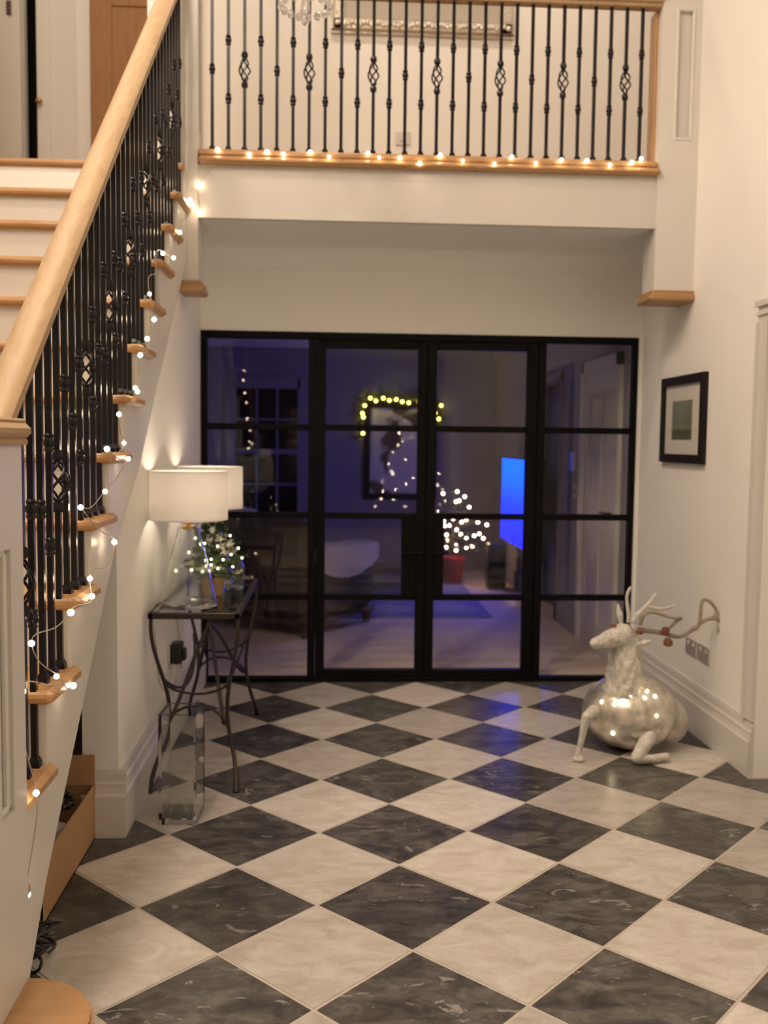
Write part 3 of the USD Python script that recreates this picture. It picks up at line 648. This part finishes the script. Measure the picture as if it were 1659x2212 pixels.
# ================================================================ picture and sockets on the right wall
t = thing('framed_picture', 'small landscape print in a black frame on the right wall', 'picture', (XR, 1.515, 1.6))
ya, yb2, za, zb = -.307, .307, -.232, .232; fw = .047
for a in ((ya, ya+fw, za, zb), (yb2-fw, yb2, za, zb), (ya+fw, yb2-fw, za, za+fw), (ya+fw, yb2-fw, zb-fw, zb)): obj('frame_side', bx(-.028, -.001, *a, .003), 'black_wood', t)
obj('mount', bx(-.012, -.001, ya+fw-.003, yb2-fw+.003, za+fw-.003, zb-fw+.003), 'mount', t)
obj('print', bx(-.0135, -.0115, -.13, .155, -.108, .10), 'art', t)
obj('picture_glass', bx(-.018, -.016, ya+fw-.002, yb2-fw+.002, za+fw-.002, zb-fw+.002), 'glass', t)
for k, yc in enumerate((1.30, 1.135)):
    t = thing('wall_socket', ['metal double socket on the picture wall, nearer the glazed doors', 'metal double socket on the picture wall, nearer the doorway'][k], 'socket', (XR, yc, .42))
    obj('socket_plate', bx(-.009, 0, -.073, .073, -.043, .043, .003), 'plate', t)
    for s in (-1, 1): obj('socket_switch', bx(-.013, -.008, s*.035-.009, s*.035+.009, .012, .03), 'trim', t)

# ================================================================ reindeer
DY = .97
dc = np.array([1.185, DY, 0])
t = thing('reindeer_ornament', 'lying mercury-glass reindeer with antlers and lights on the floor by the right wall', 'reindeer ornament', tuple(dc))
def dp(px, py, y=DY): return at(px, py, y=y)-dc
bd = ball((0, 0, 0), 1, 4, (1, 1, 1)); v = bd.vertices.copy()
tpr = 1-.12*v[:, 1]
bd.vertices = np.c_[v[:, 0]*.222*tpr, v[:, 1]*.245, v[:, 2]*.176*tpr]
bd.vertices[:, 2] += .178; bd.vertices[:, 2] = np.maximum(bd.vertices[:, 2], .002)
rot = trimesh.transformations.rotation_matrix(-.5, (0, 0, 1)); bd.apply_transform(rot)
bd.apply_translation((.035, .035, 0))
obj('body', bd, 'merc', t, True, label='round silvered mercury-glass body')
obj('haunch', ball(dp(1440, 1556, .99), .105, 3, (.95, 1.1, 1.08)), 'haunch', t, True)
N0, N1, N2 = dp(1348, 1492, DY-.06), dp(1350, 1435, DY-.06), dp(1352, 1385, DY-.05)
S0, S1, S2 = dp(1345, 1372, DY-.07), dp(1308, 1382, DY-.12), dp(1284, 1390, DY-.15)
hd = bones([(N0, .098, N1, .078), (N1, .078, N2, .066), (N2, .062, S0, .058), (S0, .056, S1, .036), (S1, .036, S2, .024)], .010, 10)
hd.vertices += ((meshkit.fbm(hd.vertices*np.array([60, 60, 26]), 3)-.5)*np.clip(.03-(hd.vertices[:, 2]-.3)*.05, .008, .03))[:, None]*hd.vertex_normals
obj('head_and_neck', hd, 'deer_white', t, True, label='white frosted neck and head')
for k, (a, b, r) in enumerate(((dp(1342, 1350, DY-.04), dp(1335, 1306, DY-.03), .017), (dp(1376, 1393, DY-.10), dp(1406, 1384, DY-.13), .016))):
    m_ = (np.array(a)+np.array(b))/2
    obj('ear', tm(hull([(a, r*.5), (m_, r), (b, r*.25)])), 'deer_white', t, True)
L1 = [dp(1283, 1535, .82), dp(1266, 1548, .76), dp(1256, 1600, .77), dp(1247, 1636, .77)]
lg = bones([(L1[0], .028, L1[1], .021), (L1[1], .021, L1[2], .015), (L1[2], .015, (L1[3][0], L1[3][1], .026), .012)], .008, 6)
fg = cat(lg); obj('foreleg', fg, 'deer_white', t, True)
obj('hoof', tm(hull([((L1[3][0]-.012, L1[3][1], .012), .010), ((L1[3][0]+.016, L1[3][1]-.012, .012), .010), ((L1[3][0]+.004, L1[3][1], .03), .013)])), 'deer_white', t, True)
q0, q1, q2, q3 = dp(1402, 1592, .78), dp(1376, 1632, .72), dp(1408, 1634, .73), dp(1440, 1618, .75)
fl = bones([(q0, .036, (q1[0], q1[1], .034), .028), ((q1[0], q1[1], .03), .025, (q2[0], q2[1], .024), .020), ((q2[0], q2[1], .024), .020, (q3[0], q3[1], .03), .017)], .009, 6)
fl.vertices[:, 2] = np.maximum(fl.vertices[:, 2], .001)
obj('foreleg', fl, 'deer_white', t, True)
def ant(pts, y, r=.010): return tube(spline([dp(*q, y) for q in pts], 5*len(pts)), np.linspace(r*1.25, r*.8, 5*len(pts)), 8)
obj('antler', cat(ant([(1366, 1346), (1383, 1322), (1398, 1307), (1417, 1281)], DY-.12, .011), ant([(1398, 1308), (1431, 1315), (1458, 1307)], DY-.12, .008), ant([(1357, 1345), (1357, 1320), (1354, 1292), (1363, 1268)], DY-.10, .008)), 'deer_white', t, True, label='shorter white antler')
obj('antler', cat(ant([(1378, 1360), (1417, 1365), (1441, 1370), (1468, 1375), (1489, 1365), (1511, 1348), (1537, 1336), (1555, 1340), (1549, 1364)], DY, .010),
                  ant([(1494, 1358), (1513, 1324), (1523, 1295), (1531, 1298), (1538, 1334)], DY, .0085), ant([(1383, 1350), (1407, 1322), (1429, 1327), (1451, 1334), (1472, 1334)], DY-.02, .008), ant([(1472, 1334), (1456, 1347), (1439, 1366)], DY-.01, .008)), 'antler', t, True, label='long grey-brown branching antler')
for q, s, y in (((1326, 1358), (.016, .013, .024), DY-.09), ((1382, 1364), (.020, .014, .014), DY-.12), ((1437, 1364), (.020, .018, .022), DY-.02), ((1443, 1388), (.022, .022, .022), DY-.02)):
    b_ = ball((0, 0, 0), 1, 2, s); b_.vertices *= (1+.12*np.sin(b_.vertices[:, 2:3]*420)); b_.apply_translation(dp(*q, y)); obj('pine_cone', b_, 'cone', t, True)
from trimesh.proximity import closest_point
bl = [(1361, 1504), (1393, 1508), (1415, 1504), (1324, 1584), (1418, 1546), (1300, 1516), (1327, 1522), (1398, 1493), (1388, 1472)]
for q in bl:
    p_ = np.array([dp(*q, .80)]); c0 = (CAM-dc); d0 = p_[0]-c0; d0 /= np.linalg.norm(d0)
    hit = trimesh.ray.ray_triangle.RayMeshIntersector(bd).intersects_location([c0], [d0], multiple_hits=False)[0]
    pos = hit[0] if len(hit) else closest_point(bd, p_)[0][0]
    obj('bulb', ball(pos, .008, 2), 'dybulb' if q[0] in (1300, 1327, 1398, 1418) else 'dbulb', t, True)

# ================================================================ chandelier
cc = at(660, 20, y=.55)
t = thing('chandelier', 'crystal chandelier hanging in the stairwell above the hall', 'chandelier', (cc[0], .55, 5.35))
zb = at(660, 52, y=.55)[2]-5.35
obj('chain', tube([(0, 0, 0), (0, 0, zb+1.0)], .006, 6), 'silver', t)
obj('ceiling_rose', lathe([(0, 0), (.07, 0), (.06, -.02), (.02, -.05), (0, -.05)][::-1], n=20), 'silver', t, 40)
obj('body', lathe([(0, zb+.03), (.02, zb+.05), (.012, zb+.2), (.05, zb+.3), (.06, zb+.36), (.02, zb+.45), (.015, zb+.8), (.04, zb+.9), (.0, zb+1.0)], n=20), 'crystal', t, 40)
obj('finial_drop', ball((0, 0, zb+.015), .018, 1, (1, 1, 1.25)), 'crystal', t)
for k in range(8):
    a = k*2*np.pi/8+.3; ca, sa = math.cos(a), math.sin(a)
    P = spline([(.03*ca, .03*sa, zb+.33), (.14*ca, .14*sa, zb+.22), (.26*ca, .26*sa, zb+.30), (.28*ca, .28*sa, zb+.42)], 16)
    am = obj('arm', tube(P, .007, 7), 'crystal', t, 40)
    obj('candle_cup', lathe([(0, 0), (.03, .01), (.032, .02), (.01, .02), (.01, .1), (0, .1)], (.28*ca, .28*sa, zb+.41), 12), 'silver', am, 40)
    obj('candle_bulb', ball((.28*ca, .28*sa, zb+.545), .016, 1, (1, 1, 2)), 'chbulb', am, True)
    L = UsdLux.SphereLight.Define(stage, str(t.GetPath())+f'/candle_light_{k}'); L.CreateRadiusAttr(.03); L.CreateColorAttr(Gf.Vec3f(*WARM)); L.CreateIntensityAttr(5); L.AddTranslateOp().Set(Gf.Vec3d(.28*ca, .28*sa, zb+.60))
    for rr, dz in ((.28, .37), (.14, .17), (.10, .07)):
        o_ = [ball((rr*math.cos(a+s), rr*math.sin(a+s), zb+dz), .014, 1, (1, 1, 1.35)) for s in (0, .39)]
        for oo in o_: obj('crystal_drop', oo, 'crystal', t)

# ================================================================ recessed lamps
def downlight(x, y, z, label, inten, r=.06):
    t = thing('recessed_downlight', label, 'ceiling light', (x, y, z))
    obj('trim_ring', lathe([(r, 0), (r+.018, 0), (r+.014, -.008), (r, -.010), (r, 0)], n=24), 'trim', t, 30)
    obj('lens', lathe([(0, -.003), (r, -.003), (r, -.001), (0, -.001)], n=24), 'lamp_disc', t)
    L = UsdLux.DiskLight.Define(stage, str(t.GetPath())+'/lamp'); L.CreateRadiusAttr(r*.97); L.CreateColorAttr(Gf.Vec3f(*WARM)); L.CreateIntensityAttr(inten); L.AddTranslateOp().Set(Gf.Vec3d(0, 0, -.012))
where = ['over the hall before the balcony', 'over the middle of the hall', 'over the middle of the stairs', 'over the foot of the stairs', 'over the hall behind the viewer', 'over the far end of the hall behind the viewer']
for k, (x, y) in enumerate(HALL_LAMPS): downlight(x, y, 5.35, 'recessed ceiling lamp '+where[k], (74 if y > -4 else 9)*DOWNLIGHT_POWER, .19)
gwhere = ['over the upper landing doors', 'over the middle of the gallery', 'over the right end of the gallery']
for k, (x, y) in enumerate(GALLERY_LAMPS): downlight(x, y, 5.35, 'recessed ceiling lamp '+gwhere[k], 135*DOWNLIGHT_POWER)

# ================================================================ lamp behind the viewer (lights the hall, mirrored in the left pane)
t = thing('side_table', 'round oak side table behind the viewer', 'side table', (-1.2, -4.4, 0))
obj('table_top', lathe([(0, .60), (.26, .60), (.27, .615), (.26, .63), (0, .63)], n=36), 'oakx', t, 30)
obj('pedestal', lathe([(0, 0), (.17, 0), (.16, .03), (.035, .06), (.03, .58), (.06, .60), (0, .60)], n=20), 'oakz', t, 40)
t = thing('table_lamp', 'wide cream drum-shade lamp on the round side table behind the viewer', 'table lamp', (-1.2, -4.4, .631))
obj('lamp_base', lathe([(0, 0), (.08, 0), (.09, .03), (.05, .1), (.09, .22), (.03, .34), (.012, .36), (.012, .42), (0, .42)], n=24), 'plate', t, 40)
obj('lamp_shade', lathe([(.20, .38), (.17, .72), (.167, .72), (.197, .38), (.20, .38)], n=48), 'shade', t, 30)
L = UsdLux.SphereLight.Define(stage, str(t.GetPath())+'/bulb_light'); L.CreateRadiusAttr(.05); L.CreateIntensityAttr(REAR_LAMP); L.CreateColorAttr(Gf.Vec3f(*WARM)); L.AddTranslateOp().Set(Gf.Vec3d(0, 0, .55))

# ================================================================ hall tree behind the viewer (seen mirrored in the panes)
t = thing('christmas_tree', 'tall dark christmas tree with warm lights standing behind the viewer', 'christmas tree', (1.0, -6.6, 0))
conifer(t, 1.8, .62, .15, 9, 9, .07, 46, mats=('dneedle', 'frost'), w=.006)
obj('tree_stand', lathe([(0, 0), (.2, 0), (.14, .2), (0, .2)], n=18), 'darkwood', t, 30)
for k in range(44):
    z = .35+1.45*((k+.5)/44)**1.15; a = k*2.4; rr = .60*(1-(z-.2)/1.75)**.75+.03
    obj('bulb', ball((rr*math.cos(a), rr*math.sin(a), z), .008), 'farbulb', t, True)

# ================================================================ living room beyond the glass
YW = 7.5
struct('floor_3', bx(-3.4, 1.78, YD+.046, YW+.1, -.1, -.002), 'lfloor', 'plain pale floor of the living room')
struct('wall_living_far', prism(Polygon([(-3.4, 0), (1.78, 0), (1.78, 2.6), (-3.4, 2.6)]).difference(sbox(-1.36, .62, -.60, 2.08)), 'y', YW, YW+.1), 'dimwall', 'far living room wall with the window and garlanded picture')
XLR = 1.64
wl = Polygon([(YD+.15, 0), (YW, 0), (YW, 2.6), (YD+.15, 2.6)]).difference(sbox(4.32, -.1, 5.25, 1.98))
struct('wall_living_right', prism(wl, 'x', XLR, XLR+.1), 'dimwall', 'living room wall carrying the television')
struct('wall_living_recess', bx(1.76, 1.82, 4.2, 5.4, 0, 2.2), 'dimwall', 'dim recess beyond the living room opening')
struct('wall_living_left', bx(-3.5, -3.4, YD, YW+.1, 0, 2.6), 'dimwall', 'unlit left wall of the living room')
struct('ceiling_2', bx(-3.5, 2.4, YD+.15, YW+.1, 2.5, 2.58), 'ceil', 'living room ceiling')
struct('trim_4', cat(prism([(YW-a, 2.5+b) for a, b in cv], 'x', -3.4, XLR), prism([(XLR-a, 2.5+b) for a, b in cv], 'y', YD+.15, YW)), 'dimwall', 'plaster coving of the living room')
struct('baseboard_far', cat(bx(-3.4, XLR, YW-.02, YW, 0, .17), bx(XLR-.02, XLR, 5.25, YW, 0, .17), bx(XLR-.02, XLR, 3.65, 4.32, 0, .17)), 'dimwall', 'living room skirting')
# window
t = thing('window_1', 'tall white sash window with dark panes in the living room', kind='structure')
wx0, wx1, wz0, wz1 = -1.36, -.60, .62, 2.08
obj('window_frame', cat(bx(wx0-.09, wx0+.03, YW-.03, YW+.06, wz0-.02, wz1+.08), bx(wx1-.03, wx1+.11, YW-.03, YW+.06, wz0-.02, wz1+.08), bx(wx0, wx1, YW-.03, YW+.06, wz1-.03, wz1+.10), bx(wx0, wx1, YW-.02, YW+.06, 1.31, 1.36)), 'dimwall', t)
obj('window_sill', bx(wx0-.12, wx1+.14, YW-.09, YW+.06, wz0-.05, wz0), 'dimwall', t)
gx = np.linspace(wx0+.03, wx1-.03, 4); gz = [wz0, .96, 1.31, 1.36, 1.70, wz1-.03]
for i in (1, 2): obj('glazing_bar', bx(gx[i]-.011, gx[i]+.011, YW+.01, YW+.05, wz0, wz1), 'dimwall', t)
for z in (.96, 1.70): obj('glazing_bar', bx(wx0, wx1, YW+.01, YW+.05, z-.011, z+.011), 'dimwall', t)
for i in range(3):
    for a, b in ((0, 1), (1, 2), (3, 4), (4, 5)): obj('pane', bx(gx[i], gx[i+1], YW+.028, YW+.034, gz[a], gz[b]), 'night', t)
# white panelled door on the right wall
t = thing('door_5', 'white panelled living room door seen through the right-hand panes', kind='structure')
dm = m3.Manifold.cube((.04, .80, 1.98)).translate((XLR-.012, 2.72, 0))
for a, b in ((2.82, 3.08), (3.16, 3.42)):
    for c, d in ((.2, .85), (1.0, 1.80)): dm = dm-recess(XLR-.2, XLR-.004, a, b, c, d)
obj('door_leaf', tm(dm), 'trim', t)
obj('architrave', cat(bx(XLR-.03, XLR, 2.64, 2.72, 0, 2.06), bx(XLR-.03, XLR, 3.52, 3.60, 0, 2.06), bx(XLR-.03, XLR, 2.64, 3.60, 1.98, 2.06)), 'trim', t)
obj('lever_handle', cat(tube([(XLR-.01, 2.79, 1.0), (XLR-.06, 2.79, 1.0)], .008), tube([(XLR-.06, 2.79, 1.0), (XLR-.06, 2.90, 1.0)], .008)), 'blackcord', t)
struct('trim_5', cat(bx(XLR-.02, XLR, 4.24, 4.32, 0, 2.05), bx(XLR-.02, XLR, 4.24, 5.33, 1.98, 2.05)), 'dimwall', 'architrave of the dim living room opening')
t = thing('thermostat', 'small blue-lit thermostat on the living room wall', 'thermostat', (XLR, 3.86, 1.325))
obj('casing', bx(-.02, 0, -.055, .055, -.075, .075, .004), 'trim', t); obj('screen', bx(-.022, -.019, -.048, .048, -.068, .068), 'blue_screen', t)
t = thing('light_switch', 'light switch below the thermostat', 'switch', (XLR, 3.78, 1.10)); obj('switch_plate', bx(-.01, 0, -.043, .043, -.06, .06, .003), 'plate', t); obj('rocker', bx(-.014, -.009, -.012, .012, -.02, .02), 'blackcord', t)
# television
t = thing('television', 'wall-mounted television showing a bright blue screen', 'television', (1.49, 5.22, .91))
obj('casing', bx(.0, .05, -.91, .91, -.42, .42, .006), 'tvbody', t); obj('screen', bx(-.004, .0005, -.89, .89, -.40, .40), 'tv', t)
obj('wall_bracket', bx(.05, .149, -.2, .2, -.15, .15), 'tvbody', t)
t = thing('speaker', 'small black floor speaker under the blue television', 'speaker', (1.42, 6.0, 0)); obj('cabinet', bx(-.09, .09, -.09, .09, 0, .46, .01), 'tvbody', t); obj('speaker_grille', bx(-.095, -.088, -.075, .075, .03, .43), 'blackcord', t)
# picture with garland
t = thing('framed_picture', 'large dark-framed brown abstract picture on the far living room wall', 'picture', (.545, YW, 1.36))
pw, ph, fw = .42, .565, .075
for a in ((-pw, -pw+fw, -ph, ph), (pw-fw, pw, -ph, ph), (-pw+fw, pw-fw, -ph, -ph+fw), (-pw+fw, pw-fw, ph-fw, ph)): obj('frame_side', bx(a[0], a[1], -.05, 0, a[2], a[3], .006), 'black_wood', t)
obj('print', bx(-pw+fw-.005, pw-fw+.005, -.02, -.005, -ph+fw-.005, ph-fw+.005), 'art2', t)
t = thing('garland', 'fir garland with yellow lights over the dark-framed picture', 'garland', (.545, YW-.06, 1.36))
gpt = [(-.48, 0, .15), (-.475, -.01, .40), (-.46, 0, .55), (-.40, -.02, .615), (-.2, 0, .605), (0, -.01, .60), (.2, 0, .60), (.36, -.01, .58), (.44, 0, .5), (.46, -.01, .36), (.45, 0, .25)]
gs = spline(gpt, 60)
obj('garland_cord', tube(gs, .008, 5), 'dneedle', t)
obj('foliage', cat([needle_branch(p_, p_+RNG.normal(0, .05, 3)*np.array([1, .4, 1]), 14, .05, .004) for p_ in gs for _ in (0, 1)]), 'dneedle', t, kind='stuff')
for q in [(800, 860), (812, 866), (828, 860), (841, 865), (856, 863), (869, 868), (883, 870), (788, 876), (783, 893), (785, 901), (784, 936), (940, 892), (948, 905), (953, 876), (905, 868), (920, 872)]:
    obj('bulb', ball(at(*q, y=YW-.11)-np.array([.545, YW-.06, 1.36]), .017), 'ybulb', t, True)
# small tree in a red pot
tc = np.array([1.02, 6.3, .0095])
t = thing('christmas_tree', 'small lit christmas tree in a red pot by the television', 'christmas tree', tuple(tc))
conifer(t, .72, .36, .28, 6, 8, .06, 40, mats=('dneedle', 'frost'), w=.005)
obj('pot', lathe([(0, 0), (.095, 0), (.125, .23), (.13, .235), (.13, .27), (.12, .27), (.11, .22), (0, .22)], n=24), 'redpot', t, 35)
tl = [(545, 1410), (560, 1455), (605, 1450), (640, 1385), (735, 1360), (725, 1420), (770, 1395), (885, 1420), (975, 1445), (900, 1535), (940, 1580), (580, 1600), (675, 1645), (670, 1700), (770, 1670), (830, 1660), (670, 1215), (540, 1135), (680, 1115), (755, 1165), (800, 1270), (715, 1540), (770, 1575), (850, 1555), (570, 1670), (675, 1495), (700, 1205), (575, 1545)]
for k, q in enumerate(tl):
    obj('bulb', ball(at(840+q[0]*.217, 820+q[1]*.217, y=6.3-.18+.12*((k*37) % 5)/5)-tc, .015), 'tbulb', t, True)
# sofa (turned; its back towards the hall)
C = np.array([-.42, 3.46]); ang_s = math.atan2(.62, -.85)
t = thing('sofa', 'grey-brown sofa with its back to the glazed doors', 'sofa', (C[0], C[1], 0), rz=ang_s)
# local x runs along the back (away to the left), local -y goes into the room
def sb(*a, bev=.05): return bx(*a, bev)
obj('seat_base', sb(.02, 2.1, -.92, -.04, .12, .42), 'sofa', t)
obj('backrest', cat(sb(0, 2.12, -.24, 0, .12, .86, bev=.07)), 'sofa', t)
for xx in ((0, .22), (1.9, 2.12)):
    obj('arm', cat(sb(*xx, -.95, -.02, .12, .62, bev=.07)), 'sofa', t)
obj('seat_cushion', sb(.22, 1.06, -.93, -.24, .40, .54), 'sofa', t); obj('seat_cushion', sb(1.06, 1.9, -.93, -.24, .40, .54), 'sofa', t)
obj('skirt_rail', bx(.01, 2.11, -.93, -.01, .09, .125), 'darkwood', t)
for fx, fy in ((.06, -.06), (.06, -.88), (2.05, -.06), (2.05, -.88)): obj('foot', lathe([(0, 0), (.022, 0), (.036, .04), (.042, .09), (0, .09)], (fx, fy, 0), 14), 'darkwood', t, 40)
cs, sn = math.cos(ang_s), math.sin(ang_s)
def sofa_pt(x, y): return (C[0]+x*cs-y*sn, C[1]+x*sn+y*cs)
t = thing('throw', 'cream fleece throw draped over the sofa arm', 'throw', (*sofa_pt(.11, -.5), .62), rz=ang_s)
g_ = np.linspace(-1, 1, 25); V, Fx = [], []
for i, a in enumerate(np.linspace(-.42, .46, 25)):
    for s in np.linspace(-.33, .33, 25):
        hang = .20*(1-(a/.46)**2)**.6+.02 if abs(a) < .46 else .02
        tt = s/.33; w_ = .13
        if abs(tt) < .45: x_, z_ = w_*tt/.45, .022+.012*math.cos(tt*3)
        else:
            e = (abs(tt)-.45)/.55; x_, z_ = math.copysign(w_+.012, tt), .015-hang*e
        V.append((x_, a, z_))
V = np.array(V); V += (meshkit.fbm(V*40, 3)[:, None]-.5)*.016
for i in range(24):
    for j in range(24): k = i*25+j; Fx += [(k, k+1, k+26), (k, k+26, k+25)]
th_ = trimesh.Trimesh(V, Fx); th2 = th_.copy(); th2.vertices += np.array([0, 0, .012]); th2.invert()
obj('fleece', cat(th_, th2), 'throw', t, True)
for k, (x, lab, m_) in enumerate(((.50, 'dark plum cushion against the sofa back', 'dcushion'), (.94, 'pale blue cushion against the sofa back', 'cushion'), (1.38, 'pale blue cushion farther along the sofa back', 'cushion'))):
    t = thing('cushion', lab, 'cushion', (*sofa_pt(x, -.33), .56), rz=ang_s)
    cu = ball((0, 0, 0), 1, 3); vv = cu.vertices; cu.vertices = np.sign(vv)*np.abs(vv)**.6*np.array([.21, .075, .18]); cu.apply_translation((0, 0, .165+.02*k)); obj('cover', cu, m_, t, True); obj('piping', tube([(.2*math.cos(a)*(1+.1*abs(math.sin(2*a))), 0, .165+.02*k+.172*math.sin(a)*(1+.1*abs(math.sin(2*a)))) for a in np.linspace(0, 2*np.pi, 28, endpoint=False)], .006, 5, True), m_, t, True)
t = thing('coffee_table', 'low dark coffee table beyond the sofa arm', 'table', (.32, 5.95, .010))
obj('table_top', bx(-.36, .36, -.3, .3, .17, .21, .006), 'darkwood', t)
for sx in (-.3, .3):
    for sy in (-.25, .25): obj('leg', bx(sx-.025, sx+.025, sy-.025, sy+.025, 0, .17), 'darkwood', t)
t = obj('rug', bx(-.35, 1.12, 4.35, 6.9, -.002, .009, .004), 'rug'); tag(t, 'blue-grey rug on the living room floor before the television', 'rug')

# ================================================================ shared groups of alike things
GROUPS = {'drop_post': 'oak-capped drop posts', 'wall_socket': 'wall sockets', 'cushion': 'cushions on the sofa', 'recessed_downlight': 'round ceiling lamps',
          'fairy_light_string': 'warm fairy light strings', 'table_lamp': 'drum-shade table lamps'}
for pr in stage.GetPrimAtPath('/World').GetChildren():
    base = pr.GetName(); base = base[:-4] if base[-4:-3] == '_' and base[-3:].isdigit() else base
    if base in GROUPS: pr.SetCustomDataByKey('group', GROUPS[base])
